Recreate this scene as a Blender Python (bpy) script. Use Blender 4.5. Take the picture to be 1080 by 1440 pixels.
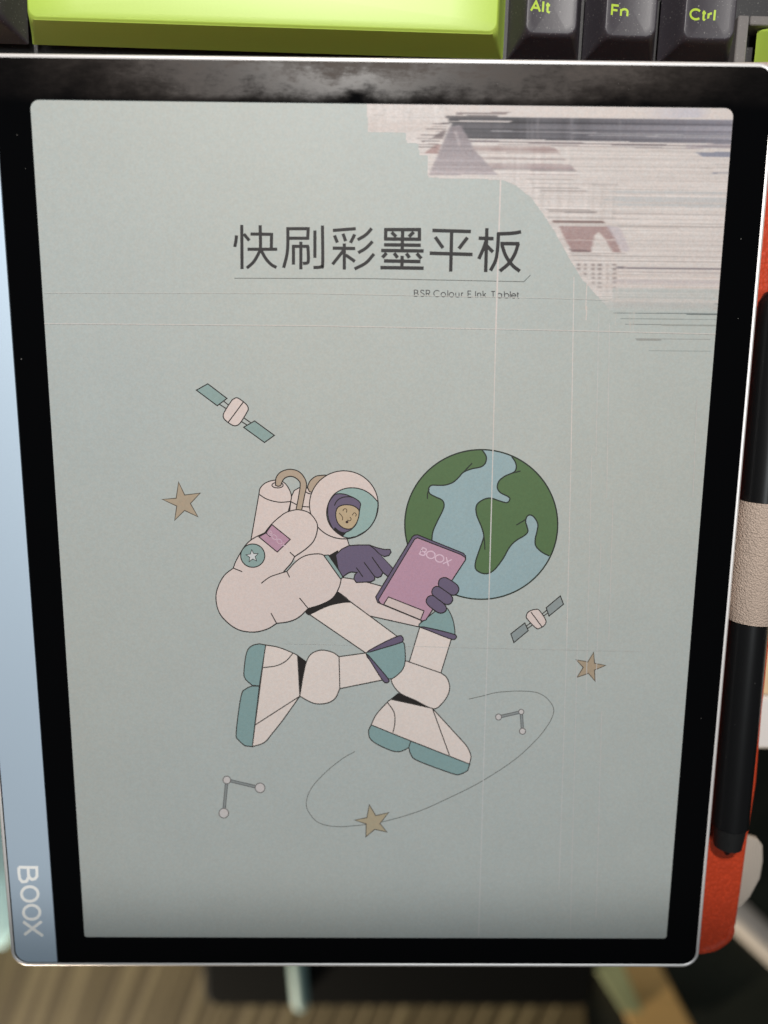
import bpy, math, random
import numpy as np
from mathutils import Vector, Matrix
from mathutils.geometry import tessellate_polygon
random.seed(7); rng = np.random.default_rng(7)
for o in list(bpy.data.objects): bpy.data.objects.remove(o)
S = bpy.context.scene
COL = S.collection
R_ = math.radians

# ------------------------------------------------------------------ camera
# lengths below are millimetres in the tablet's own frame (glass at z = 0), stored in metres
FPX = 1107.5                                   # focal length in pixels of a 1080 x 1440 frame
RM = np.array([[0.99993092, 0.00888386, 0.00769602],
               [0.00738898, -0.98432461, 0.17621141],
               [0.00914081, -0.17614237, -0.98432226]])
TV = np.array([-1.07234882, 11.97338909, 194.45168408])
CAM = -RM.T @ TV
def at(px, py, z):
    """the point at height z (mm) that the photograph shows at pixel px, py"""
    d = RM.T @ np.array([(px-540)/FPX, (py-720)/FPX, 1.0]); k = (z-CAM[2])/d[2]
    p = CAM + k*d
    return (float(p[0]), float(p[1]))
def to_px(X, Y, Z=0.0):
    q0 = RM[0,0]*X+RM[0,1]*Y+RM[0,2]*Z+TV[0]; q1 = RM[1,0]*X+RM[1,1]*Y+RM[1,2]*Z+TV[1]; q2 = RM[2,0]*X+RM[2,1]*Y+RM[2,2]*Z+TV[2]
    return 540+FPX*q0/q2, 720+FPX*q1/q2

cd = bpy.data.cameras.new('camera'); cam = bpy.data.objects.new('camera', cd); COL.objects.link(cam)
m3 = Matrix([[RM[0][i], -RM[1][i], -RM[2][i]] for i in range(3)])
cam.matrix_world = Matrix.Translation(Vector(CAM)*.001) @ m3.to_4x4()
cd.sensor_fit = 'VERTICAL'; cd.sensor_height = 36; cd.sensor_width = 27
cd.lens = FPX/1440*36; cd.clip_start = .01; cd.clip_end = 50
cd.dof.use_dof = True; cd.dof.focus_distance = .191; cd.dof.aperture_fstop = cd.lens/4.4
S.camera = cam
S.render.resolution_x = 768; S.render.resolution_y = 1024

# ------------------------------------------------------------------ light
S.view_settings.view_transform = 'Standard'; S.view_settings.look = 'None'
S.view_settings.exposure = 0; S.view_settings.gamma = 1
W = bpy.data.worlds.new('World'); S.world = W; W.use_nodes = True
bg = W.node_tree.nodes['Background']; bg.inputs[0].default_value = (.80, .92, 1.0, 1); bg.inputs[1].default_value = .04
def lamp(name, kind, loc, target, energy, color, **kw):
    l = bpy.data.lights.new(name, kind); l.energy = energy; l.color = color
    for k, v in kw.items(): setattr(l, k, v)
    o = bpy.data.objects.new(name, l); COL.objects.link(o); o.location = loc
    o.rotation_euler = (Vector(target)-Vector(loc)).to_track_quat('-Z', 'Y').to_euler(); return o
lamp('desk_lamp', 'SPOT', (-.03, .348, .490), (-.03, .991, -.276), 13.2, (1, .965, .925), spot_size=R_(166.4), spot_blend=.030, shadow_soft_size=.009)
lamp('overhead_fill', 'AREA', (.25, .02, 2.3), (.1, -.1, 0), 12, (.93, .985, 1.0), size=.7)  # added overhead fill for the rim and room level, no known fixture
lamp('floor_fill', 'AREA', (-.9, -1.9, -.48), (-.05, -.76, -.72), 44, (1, .87, .68), size=.2)  # added low fill that brightens the floor below desk height, no known fixture

# ------------------------------------------------------------------ helpers
def lin(c):
    c = np.asarray(c, float)/255.
    return np.where(c <= .04045, c/12.92, ((c+.055)/1.055)**2.4)
def tag(o, label=None, cat=None, group=None, kind=None):
    for k, v in (('label', label), ('category', cat), ('group', group), ('kind', kind)):
        if v: o[k] = v
    return o
def empty(name, loc=(0, 0, 0), rz=0):
    o = bpy.data.objects.new(name, None); COL.objects.link(o); o.empty_display_size = .01
    o.location = Vector(loc)*.001; o.rotation_euler = (0, 0, rz); return o
def link(name, mesh, parent=None, loc=None):
    o = bpy.data.objects.new(name, mesh); COL.objects.link(o)
    if parent is not None: o.parent = parent
    if loc is not None: o.location = Vector(loc)*.001
    return o
class MB:
    """vertices in mm, faces, one material slot list"""
    def __init__(s): s.v = []; s.f = []; s.m = []
    def add(s, vs, fs, mi=0):
        b = len(s.v); s.v += [tuple(p) for p in vs]; s.f += [tuple(i+b for i in f) for f in fs]; s.m += [mi]*len(fs)
    def loft(s, rings, cap0=True, cap1=True, mi=0, closed=True):
        n = len(rings[0]); vs = [p for r in rings for p in r]; fs = []
        for k in range(len(rings)-1):
            for i in range(n if closed else n-1):
                j = (i+1) % n
                fs.append((k*n+i, k*n+j, (k+1)*n+j, (k+1)*n+i))
        if cap0: fs.append(tuple(reversed(range(n))))
        if cap1: fs.append(tuple((len(rings)-1)*n+i for i in range(n)))
        s.add(vs, fs, mi)
    def build(s, name, mats, parent=None, loc=None, smooth=None):
        me = bpy.data.meshes.new(name); me.from_pydata([Vector(p)*.001 for p in s.v], [], s.f)
        for m in (mats if isinstance(mats, (list, tuple)) else [mats]): me.materials.append(m)
        me.polygons.foreach_set('material_index', s.m)
        import bmesh
        bm = bmesh.new(); bm.from_mesh(me); bmesh.ops.recalc_face_normals(bm, faces=bm.faces); bm.to_mesh(me); bm.free()
        if smooth is not None:
            me.shade_smooth(); me.set_sharp_from_angle(angle=R_(smooth))
        me.update(); return link(name, me, parent, loc)
def rrect(x0, y0, x1, y1, r, z=0, n=6):
    """rounded rectangle, counter-clockwise; r may be one radius or four (bl, br, tr, tl)"""
    rr = r if isinstance(r, (tuple, list)) else (r,)*4
    out = []
    for (cx, cy, a0, q) in ((x0, y0, 180, rr[0]), (x1, y0, 270, rr[1]), (x1, y1, 0, rr[2]), (x0, y1, 90, rr[3])):
        sx = 1 if cx == x0 else -1; sy = 1 if cy == y0 else -1
        for k in range(n+1):
            a = R_(a0+90*k/n); out.append((cx+sx*q+q*math.cos(a), cy+sy*q+q*math.sin(a), z))
    return out
def catmull(pts, closed=False, n=6):
    P = [np.array(p, float) for p in pts]; N = len(P); out = []
    for i in range(N if closed else N-1):
        if closed: a, b, c, d = P[i-1], P[i], P[(i+1) % N], P[(i+2) % N]
        else: b, c = P[i], P[i+1]; a = P[i-1] if i else 2*b-c; d = P[i+2] if i+2 < N else 2*c-b
        for k in range(n):
            t = k/n; out.append(.5*((2*b)+(c-a)*t+(2*a-5*b+4*c-d)*t*t+(3*b-a-3*c+d)*t**3))
    if not closed: out.append(P[-1])
    return [tuple(p) for p in out]
def smooth_path(pts, n=12):
    return catmull(pts, False, n)
def ellipse(cx, cy, rx, ry=None, n=40, a0=0, a1=360):
    ry = rx if ry is None else ry; full = abs(a1-a0) >= 360
    return [(cx+rx*math.cos(R_(a0+(a1-a0)*k/n)), cy+ry*math.sin(R_(a0+(a1-a0)*k/n))) for k in range(n if full else n+1)]

# ------------------------------------------------------------------ materials
def mat(name, color=(.5, .5, .5), rough=.5, metal=0, spec=.5, attr=False, **kw):
    m = bpy.data.materials.new(name); m.use_nodes = True; nt = m.node_tree
    b = nt.nodes['Principled BSDF']
    b.inputs['Base Color'].default_value = (*color, 1); b.inputs['Roughness'].default_value = rough
    b.inputs['Metallic'].default_value = metal; b.inputs['Specular IOR Level'].default_value = spec
    return m, nt, b
def node(nt, t, **kw):
    n = nt.nodes.new(t)
    for k, v in kw.items():
        if k in n.inputs: n.inputs[k].default_value = v
        else: setattr(n, k, v)
    return n
def noise(nt, scale, detail=2, rough=.5, stretch=None):
    tc = node(nt, 'ShaderNodeTexCoord'); mp = node(nt, 'ShaderNodeMapping')
    if stretch: mp.inputs['Scale'].default_value = stretch
    nt.links.new(tc.outputs['Object'], mp.inputs[0])
    n = node(nt, 'ShaderNodeTexNoise'); n.inputs['Scale'].default_value = scale; n.inputs['Detail'].default_value = detail
    n.inputs['Roughness'].default_value = rough; nt.links.new(mp.outputs[0], n.inputs['Vector']); return n
def remap(nt, src, f0, f1, t0, t1):
    r = node(nt, 'ShaderNodeMapRange'); r.inputs[1].default_value = f0; r.inputs[2].default_value = f1
    r.inputs[3].default_value = t0; r.inputs[4].default_value = t1; nt.links.new(src, r.inputs[0]); return r.outputs[0]
def mixc(nt, fac, a, b):
    m = node(nt, 'ShaderNodeMix', data_type='RGBA')
    if isinstance(fac, (int, float)): m.inputs[0].default_value = fac
    else: nt.links.new(fac, m.inputs[0])
    for i, c in ((6, a), (7, b)):
        if isinstance(c, (tuple, list)): m.inputs[i].default_value = (*c, 1)
        else: nt.links.new(c, m.inputs[i])
    return m.outputs[2]
def scale_col(nt, colsock, fac):
    m = node(nt, 'ShaderNodeVectorMath', operation='SCALE'); nt.links.new(colsock, m.inputs[0]); nt.links.new(fac, m.inputs['Scale']); return m.outputs[0]
def bump(nt, b, h, strength=.3, dist=.0002):
    n = node(nt, 'ShaderNodeBump'); n.inputs['Strength'].default_value = strength; n.inputs['Distance'].default_value = dist
    nt.links.new(h, n.inputs['Height']); nt.links.new(n.outputs[0], b.inputs['Normal'])

BGREF = (178, 180, 170)                        # the blank page as the photograph shows it
BG = lin(BGREF)*.92*np.array([1, 1, 1.07])      # reflectance scale of the inks
PAGE = BG*np.array([.977, 1.013, 1.03])                            # and its real reflectance
def ink(r, g, b, ref=BGREF): return tuple(np.clip(lin((r, g, b))/lin(ref)*BG, .004, .9))
LOW = (162, 162, 154)                          # the page near the lower elements

def eink():
    m, nt, b = mat('paper_screen', rough=.5, spec=.28)
    a = node(nt, 'ShaderNodeAttribute', attribute_name='col')
    g1 = noise(nt, 2300, 1); g2 = noise(nt, 900, 2, .6); g3 = noise(nt, 60, 3, .6)
    f = node(nt, 'ShaderNodeMath', operation='MULTIPLY')
    nt.links.new(remap(nt, g1.outputs[0], .3, .7, .962, 1.038), f.inputs[0]); nt.links.new(remap(nt, g2.outputs[0], .3, .7, .982, 1.018), f.inputs[1])
    f2 = node(nt, 'ShaderNodeMath', operation='MULTIPLY'); nt.links.new(f.outputs[0], f2.inputs[0])
    nt.links.new(remap(nt, g3.outputs[0], .3, .7, .985, 1.015), f2.inputs[1])
    c = scale_col(nt, a.outputs['Color'], f2.outputs[0])
    gc = noise(nt, 1300, 1)                     # faint colour-filter speckle
    tint = mixc(nt, remap(nt, gc.outputs[0], .35, .65, 0, 1), (1.015, .995, .985), (.985, 1.005, 1.015))
    mm = node(nt, 'ShaderNodeVectorMath', operation='MULTIPLY'); nt.links.new(c, mm.inputs[0]); nt.links.new(tint, mm.inputs[1])
    gl = noise(nt, 7, 1)                        # slow unevenness of the panel's tint
    t2 = mixc(nt, remap(nt, gl.outputs[0], .35, .65, 0, 1), (1.02, 1.0, .975), (.98, 1.0, 1.02))
    m2 = node(nt, 'ShaderNodeVectorMath', operation='MULTIPLY'); nt.links.new(mm.outputs[0], m2.inputs[0]); nt.links.new(t2, m2.inputs[1])
    nt.links.new(m2.outputs[0], b.inputs['Base Color'])
    return m
M_INK = eink()

def flatm(name, color, rough=.5, metal=0, spec=.5, nscale=400, var=.12, bumps=0, bscale=None):
    m, nt, b = mat(name, color, rough, metal, spec)
    n = noise(nt, nscale, 4, .6)
    c = mixc(nt, n.outputs[0], tuple(x*(1-var) for x in color), tuple(min(1, x*(1+var)) for x in color))
    nt.links.new(c, b.inputs['Base Color'])
    if bumps: 
        n2 = noise(nt, bscale or nscale, 3, .6); bump(nt, b, n2.outputs[0], bumps)
    return m
M_RIM, nt, b = mat('silver_metal', (.93, .89, .87), .38, .5)
M_STRIP, nt, b = mat('metal_with_blue_reflection', (.66, .80, .95), .50, .52, .9)  # bluish reflection from the room put into the base colour
n = noise(nt, 4000, 2); nt.links.new(remap(nt, n.outputs[0], .3, .7, .47, .53), b.inputs['Roughness'])
n = noise(nt, 30, 3); nt.links.new(mixc(nt, n.outputs[0], (.65, .79, .935), (.67, .815, .96)), b.inputs['Base Color'])
M_SLOT, _, _ = mat('dark_gap', (.012, .014, .016), .5)
M_LETTER, _, _ = mat('pale_lettering', (.95, .95, .92), .5)
# glass bezel: clean glass with greasy finger marks that are rougher, lamp haze painted into their colour
M_GLASS, nt, b = mat('black_glass', (.0015, .0015, .0018), .05, 0, .3)
n1 = noise(nt, 55, 6, .62, (1, 1.5, 1)); n2 = noise(nt, 420, 5, .65, (1, 1.2, 1))
tc = node(nt, 'ShaderNodeTexCoord'); sx = node(nt, 'ShaderNodeSeparateXYZ'); nt.links.new(tc.outputs['Object'], sx.inputs[0])
topm = remap(nt, sx.outputs[1], .104, .1065, .0, 1.0)      # keeps the painted lamp haze to the top bar
edge = node(nt, 'ShaderNodeMath', operation='ABSOLUTE'); nt.links.new(sx.outputs[0], edge.inputs[0])
edg = remap(nt, edge.outputs[0], .042, .080, 1, .10)
mul = node(nt, 'ShaderNodeMath', operation='MULTIPLY'); nt.links.new(topm, mul.inputs[0]); nt.links.new(edg, mul.inputs[1])
n3 = noise(nt, 900, 4, .7, (.45, 1.6, 1))
ad = node(nt, 'ShaderNodeMath', operation='ADD', use_clamp=True); nt.links.new(remap(nt, sx.outputs[1], .1025, .1135, -.02, .58), ad.inputs[0]); nt.links.new(remap(nt, n1.outputs[0], .30, .70, -.20, .36), ad.inputs[1])
mk = node(nt, 'ShaderNodeMath', operation='MULTIPLY'); nt.links.new(ad.outputs[0], mk.inputs[0]); nt.links.new(mul.outputs[0], mk.inputs[1])
fine = node(nt, 'ShaderNodeMath', operation='MULTIPLY'); nt.links.new(remap(nt, n2.outputs[0], .3, .7, .72, 1.1), fine.inputs[0]); nt.links.new(remap(nt, n3.outputs[0], .3, .7, .75, 1.15), fine.inputs[1])
mk2 = node(nt, 'ShaderNodeMath', operation='MULTIPLY', use_clamp=True); nt.links.new(mk.outputs[0], mk2.inputs[0]); nt.links.new(fine.outputs[0], mk2.inputs[1])
nt.links.new(mixc(nt, mk2.outputs[0], (.0015, .0015, .0018), (.105, .086, .076)), b.inputs['Base Color'])
nt.links.new(remap(nt, mk2.outputs[0], 0, 1, .05, .7), b.inputs['Roughness']); nt.links.new(remap(nt, mk2.outputs[0], 0, .7, .3, .07), b.inputs['Specular IOR Level'])
# dust specks
vd = node(nt, 'ShaderNodeTexVoronoi'); vd.inputs['Scale'].default_value = 120; nt.links.new(tc.outputs['Object'], vd.inputs['Vector'])

# ------------------------------------------------------------------ flat print on the screen
class Print:
    """flat print on the screen: polygons and strokes in photo pixels brought to the screen plane, one mesh, each layer a few microns up"""
    def __init__(s, z=0.0, xf=None): s.v = []; s.f = []; s.c = []; s.z = z; s.xf = xf
    def pt(s, p):
        if s.xf: return (*s.xf(p), s.z)
        x, y = at(p[0], p[1], SCREEN_Z); return (x, y, s.z)
    def fill(s, pts, col):
        if len(pts) < 3: return s
        P = [Vector((p[0], p[1], 0)) for p in pts]; b = len(s.v); s.v += [s.pt(p) for p in pts]
        for t in tessellate_polygon([P]): s.f.append([i+b for i in t]); s.c.append(col)
        s.z += .0015; return s
    def stroke(s, pts, w, col, closed=False, cap=False):
        P = [np.array(p[:2], float) for p in pts]
        Q = [P[0]]
        for p in P[1:]:
            if np.linalg.norm(p-Q[-1]) > 1e-6: Q.append(p)
        if closed and np.linalg.norm(Q[0]-Q[-1]) < 1e-6: Q.pop()
        P = Q; N = len(P)
        if N < 2: return s
        L = []; Rr = []
        for i in range(N):
            if closed: a, c = P[i-1], P[(i+1) % N]
            else: a = P[i-1] if i else None; c = P[i+1] if i < N-1 else None
            d0 = (P[i]-a) if a is not None else None; d1 = (c-P[i]) if c is not None else None
            if d0 is None: d0 = d1
            if d1 is None: d1 = d0
            d0 = d0/np.linalg.norm(d0); d1 = d1/np.linalg.norm(d1)
            t = d0+d1; tn = np.linalg.norm(t); t = t/tn if tn > 1e-6 else d1
            nrm = np.array([-t[1], t[0]]); k = 1/max(.45, float(nrm @ np.array([-d1[1], d1[0]])))
            L.append(P[i]+nrm*w/2*k); Rr.append(P[i]-nrm*w/2*k)
        if cap and not closed:
            for (e, q) in ((0, 1), (-1, -2)):
                d = P[e]-P[q]; d = d/np.linalg.norm(d)*w*.35; L[e] = L[e]+d*1; Rr[e] = Rr[e]+d*1
        b = len(s.v); s.v += [s.pt(p) for p in L]+[s.pt(p) for p in Rr]
        for i in range(N if closed else N-1):
            j = (i+1) % N; s.f.append([b+i, b+j, b+N+j, b+N+i]); s.c.append(col)
        s.z += .0015; return s
    def shape(s, pts, col, w=1.3, line=None, smooth=False):
        if smooth: pts = catmull(pts, True)
        if col is not None: s.fill(pts, col)
        if line is not None: s.stroke(pts, w, line, True)
        return s
    def build(s, name, parent, mat_=None):
        me = bpy.data.meshes.new(name); me.from_pydata([Vector(p)*.001 for p in s.v], [], s.f)
        me.materials.append(mat_ or M_INK)
        at_ = me.color_attributes.new('col', 'FLOAT_COLOR', 'CORNER')
        arr = []
        for f, c in zip(s.f, s.c): arr += [(*c, 1)]*len(f)
        at_.data.foreach_set('color', np.array(arr, np.float32).ravel())
        # every face looks up
        import bmesh
        bm = bmesh.new(); bm.from_mesh(me)
        for f in bm.faces:
            if f.normal.z < 0: f.normal_flip()
        bm.to_mesh(me); bm.free()
        return link(name, me, parent)
def zm(x0, y0, sc):                            # coordinates read off an enlarged crop of the photograph
    return lambda *pts: [(x0+x/sc, y0+y/sc) for x, y in pts]
SCREEN_Z = -.25

# stroke letters, unit box: x right, y up, cap height 1
def arc(cx, cy, rx, ry, a0, a1, n=14): return [(cx+rx*math.cos(R_(a0+(a1-a0)*k/n)), cy+ry*math.sin(R_(a0+(a1-a0)*k/n))) for k in range(n+1)]
GL = {
 'B': (.60, [[(0,0),(0,1),(.30,1)]+arc(.30,.765,.24,.235,90,-90)+[(0,.53)], [(.30,.53)]+arc(.32,.265,.27,.265,90,-90)+[(0,0)]]),
 'O': (.98, [arc(.49,.5,.49,.5,0,360,32)]),
 'X': (.72, [[(0,0),(.72,1)],[(0,1),(.72,0)]]),
 'S': (.56, [catmull([(.53,.80),(.46,.95),(.28,1),(.10,.95),(.03,.76),(.12,.60),(.30,.51),(.48,.41),(.56,.24),(.46,.06),(.28,0),(.08,.06),(.0,.22)],False,4)]),
 'R': (.58, [[(0,0),(0,1),(.30,1)]+arc(.30,.74,.26,.26,90,-90)+[(0,.48)], [(.28,.48),(.58,0)]]),
 'C': (.86, [arc(.5,.5,.5,.5,45,315,26)]),
 'E': (.50, [[(.5,1),(0,1),(0,0),(.5,0)],[(0,.52),(.44,.52)]]),
 'I': (.02, [[(.01,0),(.01,1)]]),
 'T': (.62, [[(0,1),(.62,1)],[(.31,1),(.31,0)]]),
 'A': (.74, [[(0,0),(.37,1),(.74,0)],[(.14,.34),(.60,.34)]]),
 'F': (.52, [[(.52,1),(0,1),(0,0)],[(0,.52),(.44,.52)]]),
 'o': (.70, [arc(.35,.35,.35,.36,0,360,24)]),
 'l': (.02, [[(.01,0),(.01,1.06)]]),
 'u': (.52, [[(0,.7),(0,.28)]+arc(.26,.27,.26,.28,180,360,10)+[(.52,.7)],[(.52,.30),(.52,0)]]),
 'r': (.30, [[(0,0),(0,.7)],[(0,.38)]+arc(.24,.42,.24,.27,180,80,8)]),
 'n': (.52, [[(0,0),(0,.7)],[(0,.40)]+arc(.26,.42,.26,.28,180,0,12)+[(.52,0)]]),
 'k': (.46, [[(0,0),(0,1.06)],[(.42,.68),(.0,.30)],[(.16,.44),(.46,0)]]),
 'a': (.68, [arc(.34,.35,.34,.36,0,360,24),[(.68,.7),(.68,0)]]),
 'b': (.68, [arc(.34,.35,.34,.36,0,360,24),[(0,1.06),(0,0)]]),
 'e': (.66, [[(0,.36),(.66,.36)]+arc(.33,.35,.33,.36,0,315,22)]),
 't': (.34, [[(.14,.95),(.14,.14)]+arc(.28,.14,.14,.14,180,270,5)+[(.34,0)],[(0,.7),(.32,.7)]]),
}
def write(P, text, org, dx, dy, w, col, gap=.20, space=.42, xs=None):
    """strokes of a word; org = baseline start, dx = vector of one cap height along the line, dy = vector of one cap height up"""
    x = 0
    for i, ch in enumerate(text):
        if ch == ' ': x += space; continue
        adv, st = GL[ch]
        x0 = xs[i] if xs and xs[i] is not None else x
        for s_ in st:
            P.stroke([(org[0]+dx[0]*(x0+a)+dy[0]*b_, org[1]+dx[1]*(x0+a)+dy[1]*b_) for a, b_ in s_], w, col)
        x = x0+adv+gap

# ------------------------------------------------------------------ the tablet
TAB = tag(empty('tablet'), 'slim silver tablet with black bezel and a cracked colour paper screen showing an astronaut drawing', 'tablet')
X0, X1, Y0, Y1 = -99.0, 88.1, -113.8, 114.5
mb = MB()
prof = [(1.6, -6.7), (.5, -6.4), (.05, -5.4), (0, -1.2), (.06, -.55), (.25, -.12), (.48, .04), (.66, .06), (.74, .055), (1.06, -.07), (1.08, -.12)]
mb.loft([rrect(X0+i, Y0+i, X1-i, Y1-i, 4.6-i, z, 10) for i, z in prof], cap1=False)
inn = 1.08
mb.loft([rrect(X0+inn, Y0+inn, X1-inn, Y1-inn, 4.6-inn, -.12, 10), rrect(X0+inn, Y0+inn, X1-inn, Y1-inn, 4.6-inn, -.9, 10)], False, True, 1)
mb.build('metal_shell', [M_RIM, M_SLOT], TAB, smooth=35)
# glass bezel: outer outline to the rounded screen opening
def ring_frame(o1, i1, ztop, zbot):
    n = len(o1); m = MB()
    m.add(o1+i1+[(p[0], p[1], zbot) for p in i1]+[(p[0], p[1], zbot) for p in o1],
          [(k, (k+1) % n, n+(k+1) % n, n+k) for k in range(n)]+[(n+k, n+(k+1) % n, 2*n+(k+1) % n, 2*n+k) for k in range(n)]+[(k, 3*n+k, 3*n+(k+1) % n, (k+1) % n) for k in range(n)])
    return m
SX0, SX1, SY0, SY1 = -78.75, 78.7, -104.95, 104.95
o1 = rrect(-86.25, Y0+1.12, X1-1.12, Y1-1.12, (.3, 3.8, 3.8, .3), 0, 8); i1 = rrect(SX0, SY0, SX1, SY1, (.6, .8, 2.0, 2.0), 0, 8)
ring_frame(o1, i1, 0, -.6).build('glass_bezel', M_GLASS, TAB)
mb = MB(); s1 = dict(n=8)
mb.loft([rrect(X0+1.42, Y0+1.3, -86.5, Y1-1.15, (3.6, .2, .2, 3.6), -.5, 8), rrect(X0+1.42, Y0+1.3, -86.5, Y1-1.15, (3.6, .2, .2, 3.6), -.06, 8), rrect(X0+1.54, Y0+1.42, -86.57, Y1-1.27, (3.5, .15, .15, 3.5), .02, 8)], False, True)
STRIP = mb.build('side_strip', M_STRIP, TAB, smooth=30)
P = Print(.024, xf=lambda p: at(p[0], p[1], 0))
zs = zm(0, 1180, 7.2)
zb = [[(190,285),(372,287),(375,375),(355,402),(322,408),(296,382),(288,350)],[(285,290),(290,385),(268,428),(225,432),(200,400),(191,330),(190,285)]]
for q in zb: P.stroke(zs(*q), 4.0, (1, 1, 1))
P.stroke(zs(*ellipse(302, 555, 84, 74, 40)), 4.0, (1, 1, 1), True); P.stroke(zs(*ellipse(321, 740, 83, 71, 40)), 4.0, (1, 1, 1), True)
P.stroke(zs((235, 835), (436, 980)), 4.0, (1, 1, 1)); P.stroke(zs((247, 968), (422, 833)), 4.0, (1, 1, 1))
P.build('lettering', STRIP, M_LETTER)

# the page
P = Print(SCREEN_Z, xf=lambda p: p)
P.fill([(p[0], p[1]) for p in rrect(SX0-.6, SY0-.6, SX1+.6, SY1+.6, .5, 0, 3)], tuple(PAGE))
SCR = P.build('screen', TAB)
Z1 = SCREEN_Z+.012
K = ink(36, 30, 27); KT = ink(62, 56, 50)       # outline inks
SUIT = ink(214, 198, 187); TEAL = ink(140, 162, 154); VIS = ink(148, 172, 163); PUR = ink(104, 92, 112); PINK = ink(181, 142, 156)
TAN = ink(172, 155, 130); FACE = ink(186, 165, 130); HOSE = ink(176, 157, 134); BLK = ink(34, 29, 26); GRN = ink(85, 111, 70); SEA = ink(148, 170, 170)
LSUIT = ink(202, 187, 176, LOW); LTEAL = ink(120, 142, 138, LOW); KL = ink(50, 46, 42, LOW)

# title characters
T1 = zm(320, 300, 4.909); T2 = zm(520, 300, 4.5)
P = Print(Z1); CH = ink(34, 31, 30)
for q in ([(98,80),(100,385)], [(62,152),(58,190),(50,232)], [(112,142),(150,188)], [(158,143),(303,145)], [(304,135),(302,246)], [(138,248),(343,248)],
          smooth_path([(225,82),(227,235),(215,275),(180,335),(133,378)],8), smooth_path([(232,255),(262,310),(300,352),(338,374)],8),
          [(406,106),(567,106)], [(557,106),(553,182)], [(418,172),(562,172)], smooth_path([(416,98),(416,215),(409,290),(387,376)],8),
          [(455,354),(455,219)], [(447,228),(562,228)], smooth_path([(555,228),(558,320),(550,342),(520,346)],6), [(506,196),(506,387)], [(603,118),(603,307)],
          smooth_path([(655,84),(657,340),(645,369),(593,374)],8),
          [(727,118),(885,106)], [(738,152),(758,202)], [(797,140),(815,192)], [(878,145),(849,204)], [(726,240),(881,243)], [(806,208),(806,388)], [(800,257),(725,352)], [(815,287),(879,332)],
          smooth_path([(995,104),(955,148),(898,183)],6), smooth_path([(1001,194),(955,240),(902,272)],6), smooth_path([(1011,280),(955,342),(877,384)],6)):
    P.stroke(T1(*q), 4.5, CH)
for q in ([(91,103),(324,103)], [(101,95),(100,168)], [(314,95),(314,170)], [(91,162),(324,164)], [(208,103),(205,238)], [(138,120),(167,148)], [(278,118),(248,148)],
          [(90,199),(323,202)], [(72,235),(341,238)], [(106,251),(80,280)], [(154,252),(176,281)], [(231,254),(251,281)], [(297,254),(326,286)], [(90,301),(321,305)], [(205,269),(203,344)], [(67,343),(341,347)],
          [(396,108),(640,115)], [(414,150),(463,219)], [(618,153),(564,223)], [(379,252),(650,260)], [(518,112),(512,368)],
          [(689,157),(783,160)], [(741,94),(733,371)], smooth_path([(738,165),(722,215),(690,288)],6), [(738,203),(779,244)], smooth_path([(957,117),(900,126),(806,130)],5),
          smooth_path([(814,124),(809,215),(797,295),(764,362)],7), [(826,191),(947,192)], smooth_path([(940,190),(917,258),(878,318),(823,365)],7), smooth_path([(835,196),(860,268),(902,328),(949,366)],7)):
    P.stroke(T2(*q), 4.8, CH)
P.build('title_lettering', SCR)
P = Print(Z1); P.stroke([(329.6,391.3),(520,391.8),(736.7,396.2),(746,386.7)], 1.0, ink(96,98,92)); P.build('title_rule', SCR)
P = Print(Z1); xs = [72,122,167, None, 228,286,339,351,403,449, None, 501, None, 561,577,621, None, 686,735,792,839,849,891]
dxv = np.array([52/5.684, 52/5.684*15/840]); write(P, 'BSR Colour E Ink Tablet', (570+72/5.684, 395+123/5.684), dxv, (-.12, -50/5.684), 1.25, ink(74, 74, 72), xs=[None if v is None else (v-72)/52 for v in xs])
P.build('subtitle_lettering', SCR)

# satellites
def satellite(z, panels, body, mid, struts, pc, bc, lc, w):
    P = Print(Z1)
    for a, b_ in struts: P.stroke(z(a, b_), w, lc)
    for q in panels: P.shape(z(*q), pc, w, lc)
    P.shape(z(*body), bc, w, lc, True); P.stroke(z(*mid), w, lc); return P.build('drawn_satellite', SCR)
ZA = zm(220, 520, 3.6); ZG = zm(680, 820, 5.4)
satellite(ZA, [[(202,103),(260,71),(357,145),(308,182)],[(441,291),(497,259),(597,332),(547,368)]],
          [(392,147),(412,143),(452,172),(465,195),(458,215),(425,268),(402,283),(378,277),(346,252),(338,232),(346,210),(378,160)], [(440,163),(362,268)],
          [((338,157),(368,181)),((318,174),(358,200)),((440,241),(477,268)),((427,260),(462,282))], ink(139,160,152), SUIT, K, 1.5)['label'] = 'upper left satellite with pale body and green panels'
satellite(ZG, [[(475,187),(583,97),(607,160),(497,250)],[(207,385),(313,302),(340,360),(230,452)]],
          [(395,199),(422,206),(463,262),(474,295),(460,322),(425,343),(397,340),(333,274),(325,246),(345,215)], [(360,220),(442,330)],
          [((435,242),(480,206)),((447,256),(492,224)),((325,325),(362,300)),((335,344),(374,316))], ink(140,148,144), SUIT, K, 1.4)['label'] = 'lower right satellite with pale body and grey panels'
# stars
ZH = zm(280, 1040, 2.077)
for z, q, c, lab in ((ZA, [(112,568),(143,634),(222,624),(172,677),(210,744),(142,712),(92,762),(103,690),(30,656),(100,650)], TAN, 'tan star left of the astronaut'),
                (ZG, [(836,525),(842,608),(927,625),(842,660),(847,745),(797,685),(710,715),(757,640),(703,582),(792,598)], ink(168,150,124), 'tan star right of the astronaut'),):
    P = Print(Z1); P.shape(z(*q), c, 1.3, ink(88,80,66)); P.build('drawn_star', SCR)['label'] = lab
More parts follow.
